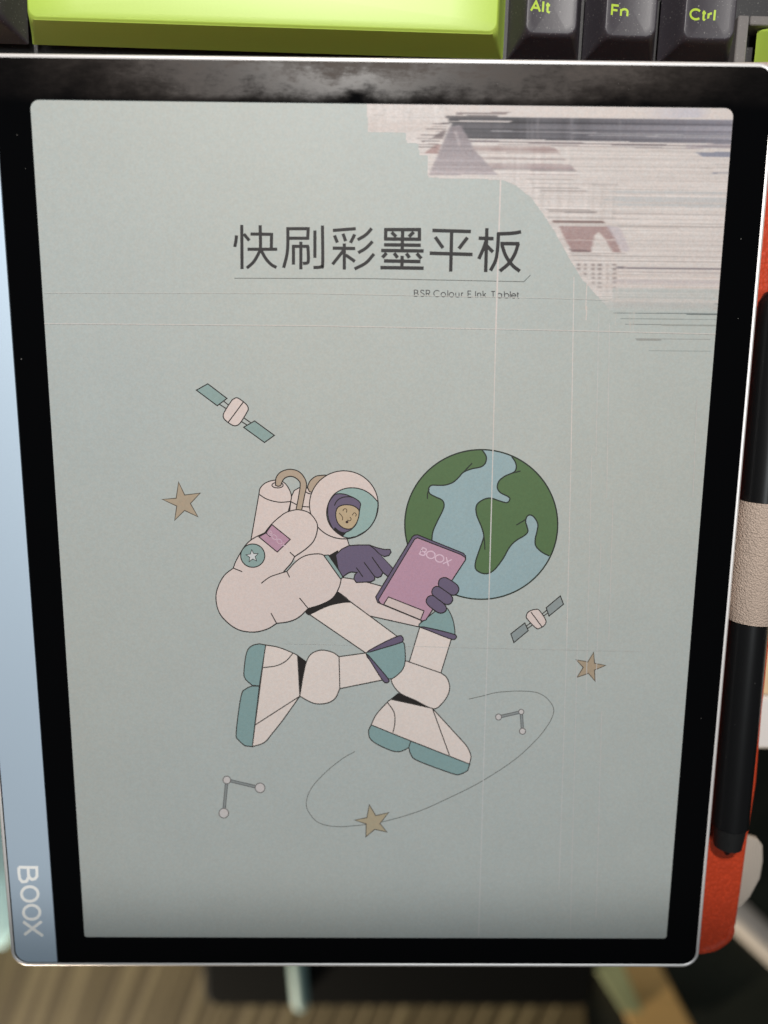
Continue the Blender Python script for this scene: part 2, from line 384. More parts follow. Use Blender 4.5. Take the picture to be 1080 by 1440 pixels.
# orbit and its star
P = Print(Z1)
orb = ZG((-110,880),(0,855),(90,832),(200,822),(300,820),(400,830),(470,865),(515,915),(533,965),(520,1020),(480,1090),(400,1190))+ZH((920,60),(820,125),(720,175),(640,210),(545,238),(470,250),(400,254),(350,243),(322,215),(313,185),(328,142),(370,95),(420,55),(455,35))
P.stroke(smooth_path(orb, 6), 1.05, ink(98,98,92,LOW)); P.build('drawn_orbit', SCR)
P = Print(Z1+.02); P.shape(ZH((497,190),(516,222),(554,213),(528,245),(549,270),(513,262),(487,284),(488,246),(454,235),(490,228)), ink(158,144,118,LOW), 1.3, ink(84,78,68,LOW)); P.build('drawn_star', SCR)['label'] = 'tan star on the orbit line'
# constellations
def constellation(nodes, lab):
    P = Print(Z1)
    a, b_, c = nodes
    for p, q in ((a, b_), (b_, c)):
        P.stroke([p[:2], q[:2]], 4.6, ink(92,92,90,LOW)); P.stroke([p[:2], q[:2]], 2.2, ink(128,130,126,LOW))
    for x, y, r in nodes: P.shape(ellipse(x, y, r, r, 24), ink(182,174,168,LOW), 1.2, ink(96,92,88,LOW))
    P.build('drawn_constellation', SCR)['label'] = lab
constellation([(701.1,1008.3,4.2),(733,1001,3.6),(734.8,1028.3,4.3)], 'small constellation inside the orbit')
constellation([(365.7,1107.9,6.8),(319,1096.8,5.4),(314.7,1143.5,6.8)], 'constellation at the lower left')

# globe
ZC = zm(550, 620, 4.32)
P = Print(Z1); gc = (547.5, 507.5); gr = (464.5, 454.5)
def garc(a0, a1, n=60): return [(gc[0]+gr[0]*math.cos(R_(a0+(a1-a0)*k/n)), gc[1]+gr[1]*math.sin(R_(a0+(a1-a0)*k/n))) for k in range(n+1)]
P.fill(ZC(*garc(0, 358, 90)), SEA)
c1 = catmull([(553,55),(578,95),(572,135),(545,158),(490,170),(440,190),(410,222),(375,252),(330,268),(285,270),(245,270),(228,290),(235,320),(270,340),(310,360),(322,390),(310,430),(275,500),(252,560),(246,640)],False,5)
P.fill(ZC(*(c1+[(240,800)]+garc(136, 269, 40))), GRN); P.stroke(ZC(*c1), 1.9, ink(42,48,38))
c2 = catmull([(732,94),(755,130),(760,165),(745,190),(690,215),(655,245),(645,285),(665,315),(710,338),(721,355),(703,375),(660,365),(600,347),(550,362),(518,395),(520,450),(548,520),(562,570),(558,600),(530,680),(512,740),(515,780),(550,803),(590,805),(630,780),(680,715),(720,645),(760,605),(810,575),(831,550),(825,520),(817,490),(825,460),(845,450),(870,465),(891,505),(886,550),(875,600),(880,640),(915,675),(960,699)],False,5)
P.fill(ZC(*(c2+garc(25, -66.5, 40))), GRN); P.stroke(ZC(*c2), 1.9, ink(42,48,38))
for q in ([(440,190),(492,135)], smooth_path([(232,292),(222,318),(220,352)],4), [(735,196),(786,183)], [(820,476),(760,512)], smooth_path([(558,545),(566,600),(570,660)],4)): P.stroke(ZC(*q), 1.7, ink(42,48,38))
P.stroke(ZC(*garc(0, 359, 100)), 2.0, ink(42,48,38), True)
P.build('drawn_globe', SCR)

# astronaut
ZB = zm(420, 640, 4.32); ZD = zm(290, 720, 4.32); ZE = zm(310, 840, 2.919); ZF = zm(460, 680, 13.5); ZP = zm(380, 640, 13.5)
LW = 1.45
P = Print(Z1+.03)
# far tank, near tank, hoses
P.shape(ZA((684,640),(697,612),(722,597),(760,597),(790,612),(806,650),(790,760),(668,760)), SUIT, LW, K)
P.stroke(ZA((680,667),(712,684),(740,692),(780,695)), LW, K)
P.fill(ZP(*ellipse(790, 680, 125, 55, 24)), SUIT); P.stroke(ZP((668,690),(720,727),(785,738)), LW, K)
P.shape(ZP(*catmull([(720,640),(712,590),(765,480),(860,405),(960,385),(1080,392),(1000,520),(900,680),(800,700),(745,690)],True,4)), HOSE, LW, K)
tank = ZA(*(catmull([(519,630),(525,600),(550,574),(590,560),(630,562),(660,585),(682,630),(680,667),(668,715)],False,4)+[(650,800),(560,900),(478,865)]))
P.shape(tank, SUIT, LW, K); P.stroke(smooth_path(ZA((519,630),(560,655),(620,670),(680,667)),5), LW, K)
P.shape(ZP(*ellipse(140, 570, 106, 52, 30)), SUIT, LW, K)
hose_o = catmull([(100,575),(112,430),(200,320),(370,268),(540,310),(650,430),(690,570),(650,780),(595,1060)],False,4)
hose_i = catmull([(485,1060),(540,780),(570,560),(540,480),(460,420),(370,402),(270,440),(220,520),(200,575),(150,592)],False,4)
P.shape(ZP(*(hose_o+hose_i)), HOSE, LW, K)
# torso under the helmet, far thigh
P.fill(ZB((60,350),(120,440),(295,500),(308,560),(250,640),(262,745),(240,830),(100,760),(-60,600)), SUIT); P.stroke(ZB((292,500),(308,550)), LW, K)
P.fill(ZB((240,830),(262,745),(340,752),(505,795),(600,900),(746,1000),(740,1045),(430,975),(310,890)), SUIT)
P.stroke(ZB((262,742),(340,754),(420,773),(510,797)), LW, K); P.stroke(ZB((425,975),(740,1045)), LW, K); P.stroke(ZB((746,1005),(736,1045)), 1.8, K)
# far shin, ball, boot
P.shape(ZE(*catmull([(815,118),(838,92),(895,48),(925,40),(948,75),(960,120),(955,160),(880,140)],True,3)), LTEAL, LW, KL)
P.shape(ZE(*catmull([(775,264),(905,310),(938,350),(936,395),(905,440),(870,457),(800,422),(740,395),(706,355),(703,320),(725,283),(755,266)],True,3)), LSUIT, LW, KL)
P.shape(ZE((818,122),(948,170),(905,310),(775,265)), LSUIT, LW, KL)
P.shape(ZE(*catmull([(820,120),(890,133),(955,150),(968,158),(966,168),(950,172),(890,150)],True,3)), PUR, LW, K)
boot2 = catmull([(618,524),(640,480),(685,430),(700,418)],False,4)+[(870,455)]+catmull([(980,575),(1012,612),(1028,650),(1022,684)],False,4)
P.shape(ZE((730,394),(700,418),(870,456)), BLK, LW, BLK)
P.shape(ZE(*boot2), LSUIT, LW, KL)
P.stroke(smooth_path(ZE((685,430),(712,470),(716,515),(708,555)),5), LW, KL); P.stroke(ZE((870,455),(940,648)), LW, KL)
P.shape(ZE(*([(619,523),(781,589)]+catmull([(775,615),(738,632),(700,628),(640,600),(612,575),(608,545)],False,4))), LTEAL, LW, KL)
P.shape(ZE(*([(781,589),(1023,684)]+catmull([(1015,710),(985,725),(950,722),(810,670),(782,645),(773,615)],False,4))), LTEAL, LW, KL)
# near leg
P.fill(ZD(*catmull([(600,600),(640,560),(760,470),(880,548),(800,560),(700,590),(632,628)],True,3)), BLK)
P.fill(ZE((368,70),(440,34),(500,20),(532,20),(726,160),(597,228)), LSUIT)
P.stroke(ZE((366,70),(597,228)), LW, KL); P.stroke(ZE((505,-4),(726,160)), LW, KL); P.stroke(smooth_path(ZE((366,70),(438,36),(500,21),(536,19)),5), LW, K)
P.shape(ZE((487,243),(597,228),(668,338),(490,374)), LSUIT, LW, KL)
P.shape(ZE(*catmull([(597,228),(670,205),(745,180),(758,225),(755,280),(730,315),(690,334),(640,285)],True,3)), LTEAL, LW, KL)
P.shape(ZE(*catmull([(599,226),(660,190),(730,158),(747,162),(750,176),(738,186),(670,207)],True,3)), PUR, LW, K)
P.shape(ZE(*catmull([(599,232),(640,275),(688,333),(690,346),(678,350),(660,332)],True,3)), PUR, LW, K)
P.shape(ZE((315,237),(353,265),(326,406)), BLK, LW, BLK)
P.shape(ZE(*(catmull([(326,405),(340,320),(354,262),(375,230),(415,216),(460,225),(487,243)],False,4)+catmull([(490,373),(470,415),(430,435),(380,433),(326,405)],False,4))), LSUIT, LW, KL)
boot1 = catmull([(185,195),(240,205),(298,228),(317,238)],False,4)+[(326,405)]+catmull([(255,505),(215,555),(180,595),(131,612)],False,4)
P.shape(ZE(*boot1), LSUIT, LW, KL); P.stroke(smooth_path(ZE((174,288),(230,280),(270,260),(298,228)),5), LW, KL); P.stroke(ZE((141,524),(326,405)), LW, KL)
P.shape(ZE(*([(186,195),(160,363)]+catmull([(130,360),(101,332),(97,300),(108,225),(130,198),(160,190)],False,4))), LTEAL, LW, KL)
P.shape(ZE(*([(160,364),(131,612)]+catmull([(100,608),(75,585),(65,555),(85,405),(105,375),(132,363)],False,4))), LTEAL, LW, KL)
# helmet
P.shape(ellipse(483.6, 709.8, 48.3, 47.8, 64), SUIT, LW, K)
vis = ZB(*(catmull([(481,283),(440,240),(390,210),(330,198),(270,206),(215,238),(182,290),(170,350),(182,408),(215,455),(265,492),(305,503)],False,4)+catmull([(350,493),(420,450),(465,385),(482,310)],False,4)))
P.fill(vis, VIS)
hood = ZF(*(catmull([(150,200),(240,190),(350,205),(430,235),(520,275),(600,330),(635,380),(630,430),(606,560),(560,750),(480,850),(430,890),(355,925)],False,4)+catmull([(290,1000),(140,890),(60,760),(18,620),(12,480),(30,370),(80,280)],False,4)))
P.shape(hood, PUR, LW, K)
P.fill(ZF(*catmull([(150,828),(210,880),(290,918),(360,930),(290,1000),(200,950),(135,885)],True,3)), BLK)
P.shape(ZF(*catmull([(165,580),(185,480),(250,422),(370,400),(500,422),(598,492),(608,570),(595,650),(550,760),(480,842),(400,862),(310,840),(230,780),(180,690)],True,3)), FACE, LW, K)
P.stroke(smooth_path(ZF((140,415),(170,350),(230,290),(320,255),(430,248),(470,262)),4), LW, K)
FK = ink(78,62,44)
for q in ([(300,520),(315,488),(345,476),(374,500),(365,550)], [(478,600),(500,563),(530,555),(553,585),(540,622)], [(432,638),(457,665),(440,700),(405,702),(385,685)], [(228,557),(270,600),(295,650),(290,697)]): P.stroke(smooth_path(ZF(*q),4), 1.1, FK)
P.fill(ZF(*ellipse(377,728,28,25,14)), ink(50,30,26))
P.stroke(vis, LW, K, True)
# arm: elbow and forearm below, upper arm over it
fore = catmull([(165,340),(110,385),(70,460),(60,530),(80,610),(130,670),(200,715),(290,728),(370,710),(428,675)],False,4)+catmull([(428,675),(500,665),(560,640),(620,585)],False,4)[1:]+catmull([(620,585),(700,560),(770,520),(808,455),(820,405)],False,4)[1:]
fore2 = catmull([(820,405),(770,330),(715,262),(650,255),(590,270),(540,305),(490,360)],False,4)[1:]+catmull([(490,360),(440,375),(385,395),(335,432)],False,4)[1:]
P.fill(ZD(*(fore+fore2+[(250,400)])), SUIT)
up = catmull([(328,799),(331.7,789.4),(338.6,776.7),(346.7,765),(354.8,758),(364,753),(372.5,749)],False,4)+catmull([(372.5,749),(381,738),(390,729.5),(400.5,721.5),(410,718),(420,716.7),(434,720.5),(443.6,731),(446.7,742),(442,759),(431,771),(414.4,782.5)],False,4)[1:]+catmull([(414.4,782.5),(410,791),(404,798),(398.8,803.8)],False,4)[1:]
P.fill(up+[(382.6,809),(367.5,820),(345,815)], SUIT)
P.stroke(up, LW, K); P.stroke(ZD(*(fore+fore2)), LW, K)
for q in ([(165,340),(220,362)], [(508,243),(538,270)], [(490,360),(507,396)], [(567,521),(620,585)], [(394,613),(428,675)]): P.stroke(ZD(*q), LW, K)
# arm patches
patch = ZA((585,783),(678,858),(612,922),(519,845),(555,825),(572,800)); P.shape(patch, PINK, LW, K); P.stroke(ZD((360,122),(390,150)), LW, K)
write(P, 'BOOX', (376.5, 750.5), (6.2, 5.4), (3.6, -4.2), .75, ink(206,182,188), gap=.16)
P.shape(ZA(*ellipse(488,940,61,59,40)), TEAL, LW, K)
st = []
for k in range(10):
    a = R_(-96+36*k); r = 9.0 if k % 2 == 0 else 4.0; st.append((355+r*math.cos(a), 781.8+r*math.sin(a)))
P.shape(st, ink(205,205,200), 1.0, K)
# cuff, wrist, pointing hand
P.shape(ZD((745,264),(800,233),(806,300),(836,388)), BLK, .8, BLK)
P.shape(ZD((714,262),(743,260),(834,394),(816,405)), TEAL, LW, K)
hand = ZB((225,605),(262,570),(305,549),(365,545),(430,545),(470,560),(520,572),(555,572),(561,588),(548,608),(520,615),(492,600),(576,690),(545,738),(512,712),(500,735),(480,743),(462,738),(462,755),(440,768),(350,772),(335,750),(342,725),(355,712),(320,708),(300,715),(268,738),(240,690))
P.shape(hand, PUR, LW, K)
for q in ([(430,545),(462,570),(492,601)], [(445,618),(512,712)], [(397,650),(462,737)], [(350,682),(390,738)]): P.stroke(ZB(*q), LW, K)
P.build('drawn_astronaut', SCR)
# the little tablet and the fingers that hold it
P = Print(P.z+.01)
P.shape(ZB((690,496),(702,486),(722,483),(1000,595),(1014,612),(1014,632),(772,1000),(752,1005),(480,893),(468,860)), PUR, LW, K)
P.shape(ZB((704,510),(722,501),(985,603),(1012,622),(1012,636),(772,1000),(752,1005),(496,900),(484,878)), PINK, LW, K)
P.shape(ZB((545,860),(761,945),(740,999),(516,906)), ink(206,188,178), LW, K)
write(P, 'BOOX', ((420+733/4.32), (640+600/4.32)), (11.2, 4.6), (4.6, -9.2), 1.7, ink(214,184,194), gap=.13)
for q in ([(848,785),(858,752),(890,742),(928,762),(962,787),(973,815),(957,843),(928,848),(893,826),(862,805)], [(808,832),(820,803),(848,797),(890,823),(925,850),(936,877),(918,902),(888,903),(855,880),(822,856)], [(774,887),(785,860),(815,852),(850,877),(885,905),(898,932),(882,954),(850,956),(818,936),(788,912)]):
    P.shape(ZB(*catmull(q,True,3)), PUR, LW, K)
P.build('drawn_tablet', SCR)

# dead pixel rows and columns
P = Print(Z1+.05)
def vline(pts, w, col): P.stroke(pts, w, col)
LC = ink(206,196,186)
P.stroke([(704,252),(697,470)], 2.2, LC); P.stroke([(697,470),(693,640)], 1.6, ink(200,194,184)); P.stroke([(693,640),(687.5,842)], 1.6, ink(196,194,186)); P.stroke([(687.5,842),(680,1080)], 1.3, ink(192,191,183)); P.stroke([(680,1080),(673,1316)], 1.4, ink(190,190,182))
P.stroke([(807,390),(803,640)], 1.5, ink(202,196,186)); P.stroke([(803,640),(797,900)], 1.3, ink(197,193,184)); P.stroke([(797,900),(786,1250)], 1.1, ink(190,189,181))
for xa, ya, xb, yb in ((842,440,838,640),(857,455,853,700),(832,640,824,980),(845,760,838,960),(862,700,856,900),(846,1000,838,1290),(812,900,802,1310),(980,560,974,700)): P.stroke([(xa,ya),(xb,yb)], .95, ink(190,188,180))
P.stroke([(62,412),(430,412.5),(760,419),(856,422)], 1.0, ink(189,188,178)); P.stroke([(55,455),(430,458),(760,464),(1012,470)], 1.3, ink(198,193,183))
P.stroke([(400,905),(900,916)], .6, ink(183,183,174))
P.build('dead_pixel_line', SCR)

# the torn, streaked corner: a fine raster of pixels coloured one by one
def corrupted():
    x0, y1 = at(510, 139, SCREEN_Z); x1 = SX1+.2; y1 = SY1+.2; y0 = at(1000, 500, SCREEN_Z)[1]
    nr, nc = 300, 350
    gx = np.linspace(x0, x1, nc+1); gy = np.linspace(y1, y0, nr+1)
    CX, CY = np.meshgrid((gx[1:]+gx[:-1])/2, (gy[1:]+gy[:-1])/2)
    PX, PY = to_px(CX, CY, SCREEN_Z)
    RY = to_px(np.full(nr, 50.), (gy[1:]+gy[:-1])/2, SCREEN_Z)[1]       # photo height of each row at x = 50 mm
    def inside(poly):
        poly = np.array(poly, float); c = np.zeros(PX.shape, bool); n = len(poly)
        for i in range(n):
            xa, ya = poly[i]; xb, yb = poly[(i+1) % n]
            cond = ((ya > PY) != (yb > PY)); xi = (xb-xa)*(PY-ya)/((yb-ya) if yb != ya else 1e-9)+xa
            c ^= cond & (PX < xi)
        return c
    # jagged left edge: rows are shifted sideways a little where the tear is rough
    outline = [(516,130),(517,186),(570,187),(572,201),(588,202),(590,218),(601,219),(602,250),(707,253),(725.5,261),(747,278),(763,300),(779,324),(801,364),(817,391),(844,421),(858,437),(1090,446),(1090,130)]
    M = inside(outline)
    rowr = rng.random(nr); rown = rng.normal(0, 1, nr); coln = rng.normal(0, 1, nc)
    A = np.zeros((nr, nc, 3)); A[:] = (211, 204, 196)
    A += rown[:, None, None]*3.0
    A += (rng.normal(0, 3.2, (nr, nc)))[..., None]
    def blend(mask, col, a=1.0):
        nonlocal A
        mk = (mask*a)[..., None] if np.ndim(mask) == 2 else mask
        A = A*(1-mk)+np.array(col, float)*mk
    # long random horizontal streaks, light and dark, fading along the row
    for i in range(nr):
        for _ in range(rng.integers(2, 6)):
            s0 = rng.random()*nc; ln = rng.random()**1.5*nc*.9+8; k = np.arange(nc)
            env = np.clip(1-np.abs(k-s0-ln/2)/(ln/2), 0, 1)**.35
            v = rng.choice([-26, -16, -9, 9, 14, 18], p=[.06, .16, .26, .24, .18, .10]); A[i] += (env*v*rng.random())[:, None]*np.array([1, 1.0, .98])
    # fine vertical weave in the first block
    wv = inside([(500,130),(640,130),(620,186),(500,186)]); A += (wv*(coln*4)[None, :])[..., None]; A += (wv*(rng.normal(0, 7, (nr, nc))))[..., None]
    blend(wv & (PY > 172), (196,184,174), .35)
    w2 = inside([(700,246),(735,250),(880,262),(868,312),(776,312),(742,272)]); colb = np.repeat(rng.normal(0, 1, nc//2+1), 2)[:nc]
    A += (w2*(np.clip(colb, -2, 1.2)*7)[None, :]*(.5+.5*rng.random((nr, 1))))[..., None]
    w3 = inside([(690,205),(800,205),(812,246),(705,246)]); A += (w3*(np.clip(colb, -2, 2)*5)[None, :])[..., None]
    # clean bright band along the top
    blend((PY < 163+.012*(PX-640)) & (PX > 632), (214,205,196), .75)
    g = np.clip((PX-900)/60, 0, 1)*np.clip((1000-PX)/20, 0, 1)*((PY > 152) & (PY < 166)); blend(g, (186,186,196), .6)
    # dark bar, lighter toward the right
    t = np.clip((PX-640)/390, 0, 1)
    jag = 630+np.abs(rown[:, None])*6
    bar = (PY > 163.5+.014*(PX-640)) & (PY < 194+.024*(PX-640)) & (PX > jag)
    barc = np.stack([78+t**1.3*62, 76+t**1.3*62, 79+t**1.3*66], -1)
    bn = np.repeat(rng.normal(0, 9, (nr+1)//2), 2)[:nr]
    cg = np.interp(np.arange(nc), np.arange(0, nc, 9), rng.normal(0, 7, len(np.arange(0, nc, 9))))
    barc = barc+bn[:, None, None]+cg[None, :, None]*(np.abs(PX-760) < 70)[..., None]*1.6+(coln*2)[None, :, None]
    A = np.where(bar[..., None], barc, A)
    blend((np.abs(PY-(170.5+.004*(PX-640))) < .9) & (PX > 636) & (PX < 720), (214,206,198), .9)
    blend((np.abs(PY-(159.5+.0*PX)) < 1.6) & (PX > 642) & (PX < 712+rown[:, None]*4), (120,108,106), .75)
    blend((np.abs(PY-(164.2)) < 1.8) & (PX > 627) & (PX < 700), (92,86,86), .85)
    blend((np.abs(PY-(183.0+.022*(PX-640))) < .8) & (PX > 690) & (PX < 1032), (176,174,174), .6)
    blend((np.abs(PY-(187+.022*(PX-700))) < .7) & (PX > 826), (182,180,180), .7)
    blend((np.abs(PY-(195.2+.022*(PX-640))) < 1.3) & (PX > 650), (206,200,194), .85)
    blend((np.abs(PY-(198+.022*(PX-640))) < 1.0) & (PX > 655), (108,98,100), .8)
    blend((np.abs(PY-(201.5+.022*(PX-640))) < .8) & (PX > 700) & (PX < 980), (150,140,138), .7)
    for xx in (742, 748, 756, 804, 872): blend((np.abs(PX-xx) < 1.1) & bar, (150,148,150), .45)
    # brown and mauve streaks under the bar
    for (ya, yb, xa, xb, c, al) in ((205,214,640,778,(150,126,121),.75),(215,217,640,786,(196,180,172),.6),(221,224,660,792,(146,130,126),.7),(229,236,680,800,(148,126,126),.7),(236,239,690,806,(112,100,102),.7),(243,245,705,812,(170,156,152),.6)):
        lim = xb+(PY-ya)*.9; blend((PY-.02*(PX-700) > ya) & (PY-.02*(PX-700) < yb) & (PX > xa) & (PX < lim), c, al*np.clip(.75+.3*rown[:, None]*.5+.2*cg[None, :]/7, .2, 1))
    # the grey wedge and the crack at its tip
    wedge = inside([(633,178),(648,176),(668,212),(700,246),(603,246),(618,212)])
    wg = np.clip((PY-176)/70, 0, 1)**1.0; wcol = np.stack([134+wg*44, 126+wg*43, 128+wg*40], -1)+rown[:, None, None]*7+(rng.normal(0, 5, (nr, nc)))[..., None]
    A = np.where(wedge[..., None], wcol, A)
    blend(np.abs(PX-(640+(PY-180)*.33)) < .9+0*(PX), (196,186,182), .8) if False else None
    blend((np.abs(PX-(640+(PY-184)*.30)) < 1.0) & (PY > 184) & (PY < 205), (204,194,190), .8)
    blend(inside([(612,203),(620,203),(616,216),(597,216)]), (164,136,130), .9)
    blend(inside([(604,196),(622,184),(628,184),(622,196)]), (110,98,98), .8)
    for k in range(9):
        yy = 172+k*4.2+rng.random()*2; blend((np.abs(PY-yy) < .7) & (PX > 628-k*5-rng.random()*22) & (PX < 632-k*2.2), (150,138,134) if k % 2 else (98,88,88), .8)
    # blue patch and marks by the right edge
    blend((PY > 214) & (PY < 221) & (PX > 978+(PY-214)*1.6), (128,132,146), .85); blend((PY > 203) & (PY < 209) & (PX > 965), (160,152,156), .6)
    blend((np.abs(PY-243) < 1.1) & (PX > 1002), (140,140,150), .75)
    # thin dark threads
    for (y, xa, xb, al) in ((252,740,806,.5),(258,745,870,.3),(263.5,750,816,.7),(268,760,826,.5),(294.5,768,830,.75),(297.6,772,838,.75),(306,770,900,.3),(231,1004,1030,.3),(300,860,1016,.3),(318,870,1016,.35),(356,800,880,.5),(359,803,1016,.35),(366,806,1016,.25)):
        blend((np.abs(PY-y-.014*(PX-xa)) < .8) & (PX > xa) & (PX < xb), (124,114,110), al*.8)
    # pale blue rows
    for (ya, yb) in ((268,272),(276,283),(286,290)):
        blend(((PY-.012*(PX-870)) > ya) & ((PY-.012*(PX-870)) < yb) & (PX > 858+rown[:, None]*8), (184,188,186), .6)
    # brown legs
    blend(inside([(776,309.5),(848,311),(852,314.5),(778,313)]), (124,104,98), .85)
    lg = inside([(786,317.5),(856,319),(866,337),(873,355),(862,355),(852,338),(843,326),(836,330),(831,354),(806,354),(797,341)])
    blend(lg, (152,122,118), .85*np.clip(.85+.12*rng.normal(0, 1, (nr, nc)), .4, 1)); blend(inside([(800,350),(832,352),(832,355),(803,354)]), (120,100,98), .7)
    halo = inside([(852,317),(872,320),(886,352),(876,355)]); blend(halo, (186,176,180), .55)
    blend((np.abs(PY-337.5) < .7) & (PX > 792) & (PX < 866), (204,190,182), .8)
    # check pattern
    ck = (PX > 806+(PY-372)*1.0) & (PX < 869) & (PY > 371) & (PY < 414)
    cc = (np.sin(PX*.62)+.6*np.sin(PX*.27+1) > .35) & (np.sin(PY*1.0) > -.1); blend(ck & cc, (112,100,96), .6*np.clip((430-PY)/50, .3, 1))
    blend((np.abs(PY-(376.4+.016*(PX-868))) < 1.3) & (PX > 866), (116,108,112), .75)
    blend((np.abs(PY-(382+.016*(PX-868))) < 1.0) & (PX > 866), (176,166,162), .6)
    for (ya, yb, c, al) in ((392,400,(178,168,168),.5),(404,419,(176,184,178),.75),(424,436,(172,158,154),.65)):
        blend(((PY-.016*(PX-868)) > ya) & ((PY-.016*(PX-868)) < yb) & (PX > 862), c, al*np.clip(.8+.35*rown[:, None], .2, 1))
    for yy in (388.5, 402.5, 421.5): blend((np.abs(PY-(yy+.016*(PX-868))) < .9) & (PX > 850), (208,196,186), .8)
    blend(((PY > 427) & (PY < 429)) | ((PY > 433) & (PY < 435.5)), (160,120,112), .0); blend((PX > 1003) & (np.abs(PY-434) < 1.2), (156,124,118), .7); blend((PX > 1005) & (np.abs(PY-427.5) < 1), (120,104,106), .7)
    for xx in (868, 879, 853): blend((np.abs(PX-xx-(PY-380)*-.03) < .9) & (PY > 372), (206,194,184), .55)
    fr = np.clip((PY-396-.014*(PX-868))/46, 0, 1)**1.3                       # the lowest rows thin out into the page, row by row
    thin = np.clip(fr*1.15-.45*rowr[:, None]*(1-fr)+.10*rown[:, None], 0, .96)*(PX > 845)
    blend(thin, (183, 191, 184), 1.0)
    # loose rows below the tear, on the page itself
    alpha = M.astype(float)
    for (y, xa, xb, c) in ((440,863,1012,(104,112,110)),(448,872,960,(128,136,130)),(449,960,1010,(150,156,150)),(456,879,930,(118,122,118)),(457,930,1008,(154,158,150)),(476,893,1000,(150,152,146)),(478,895,930,(156,158,150)),(493,912,1000,(148,156,150))):
        mk = (np.abs(PY-(y+.013*(PX-xa))) < .85) & (PX > xa) & (PX < xb); alpha[mk] = 1; A[mk] = c
    for (xx, ya, yb) in ((887,398,466),(892,398,466),(866,440,458),(825,400,450)):
        mk = (np.abs(PX-xx+(PY-ya)*.02) < .8) & (PY > ya) & (PY < yb) & (~M); alpha[mk] = 1; A[mk] = (202,194,182)
    for _ in range(2): A = (np.roll(A, 1, 1)+2*A+np.roll(A, -1, 1))/4      # soft pixels, softer along the rows
    A = (np.roll(A, 1, 0)+4*A+np.roll(A, -1, 0))/6
    A += rng.normal(0, 2.2, (nr, nc))[..., None]
    V = np.zeros(((nr+1)*(nc+1), 3)); GX, GY = np.meshgrid(gx, gy); V[:, 0] = GX.ravel(); V[:, 1] = GY.ravel(); V[:, 2] = 0
    # staircase edge cells only where alpha
    ii, jj = np.nonzero(alpha > .5)
    a = ii*(nc+1)+jj; F = np.stack([a, a+nc+1, a+nc+2, a+1], 1)
    used, inv = np.unique(F.ravel(), return_inverse=True)
    me = bpy.data.meshes.new('corrupted_pixels'); V = V[used]; V[:, 2] = Z1+.004
    n = len(F); me.vertices.add(len(V)); me.vertices.foreach_set('co', (V*.001).ravel())
    me.loops.add(n*4); me.loops.foreach_set('vertex_index', inv.ravel().astype(np.int32)); me.polygons.add(n); me.polygons.foreach_set('loop_start', np.arange(0, n*4, 4)); me.update(calc_edges=True); me.validate()
    ca = me.color_attributes.new('col', 'FLOAT_COLOR', 'CORNER')
    colr = np.clip(lin(np.clip(A[ii, jj], 0, 255))/lin((186,190,181))*BG, .01, .9)
    ca.data.foreach_set('color', np.repeat(np.concatenate([colr, np.ones((n, 1))], 1), 4, axis=0).astype(np.float32).ravel())
    me.materials.append(M_INK); o = link('corrupted_pixels', me, SCR); o['kind'] = 'stuff'; return o
corrupted()
# specks of dust on the glass
M_DUST, _, _ = mat('dust', (.16, .15, .14), .8)
mb = MB()
for px, py in ((36,237),(24,190),(1038,448),(1042,336),(986,1010),(640,112),(700,118),(884,126),(870,118),(30,505)):
    x, y = at(px, py, 0); r = random.uniform(.07, .15)
    mb.loft([[(x+r*k*math.cos(R_(a))*random.uniform(.7, 1.2), y+r*k*math.sin(R_(a)), z) for a in range(0, 360, 60)] for k, z in ((1, .0), (.8, .05), (.3, .08))], False, True)
o = mb.build('dust_specks', M_DUST, TAB); o['kind'] = 'stuff'

# ------------------------------------------------------------------ keyboard behind the tablet
KB = tag(empty('keyboard', (0, 126.9, -17.0), R_(-1.0)), 'black keyboard with lime green space bar behind the top edge of the tablet', 'keyboard')
def plastic(name, c, rough, dust, spec=.5):
    m, nt, b = mat(name, c, rough, 0, spec)
    n = noise(nt, 1500, 3, .7); v = noise(nt, 2600, 1, .5)
    sp = remap(nt, v.outputs[0], .69, .76, 0, dust)
    base = mixc(nt, n.outputs[0], tuple(x*.85 for x in c), tuple(x*1.15 for x in c))
    nt.links.new(mixc(nt, sp, base, (.42, .41, .38)), b.inputs['Base Color'])
    bump(nt, b, n.outputs[0], .25, .00008); return m
M_KEY = plastic('charcoal_keycap', (.046, .040, .048), .46, .6, .55)
M_LIME, nt, b = mat('lime_keycap', (.46, .64, .085), .5, 0, 1.0)
n = noise(nt, 1800, 3, .6); bump(nt, b, n.outputs[0], .12, .00005); nt.links.new(mixc(nt, n.outputs[0], (.44, .62, .075), (.48, .66, .095)), b.inputs['Base Color'])
M_GREY = plastic('grey_case', (.17, .155, .15), .45, .6)
M_CASE = plastic('black_case', (.030, .029, .030), .5, .5)
M_PLATE = plastic('dark_plate', (.012, .012, .012), .5, .3)
M_LEG, _, _ = mat('lime_legend', (.42, .57, .05), .5)
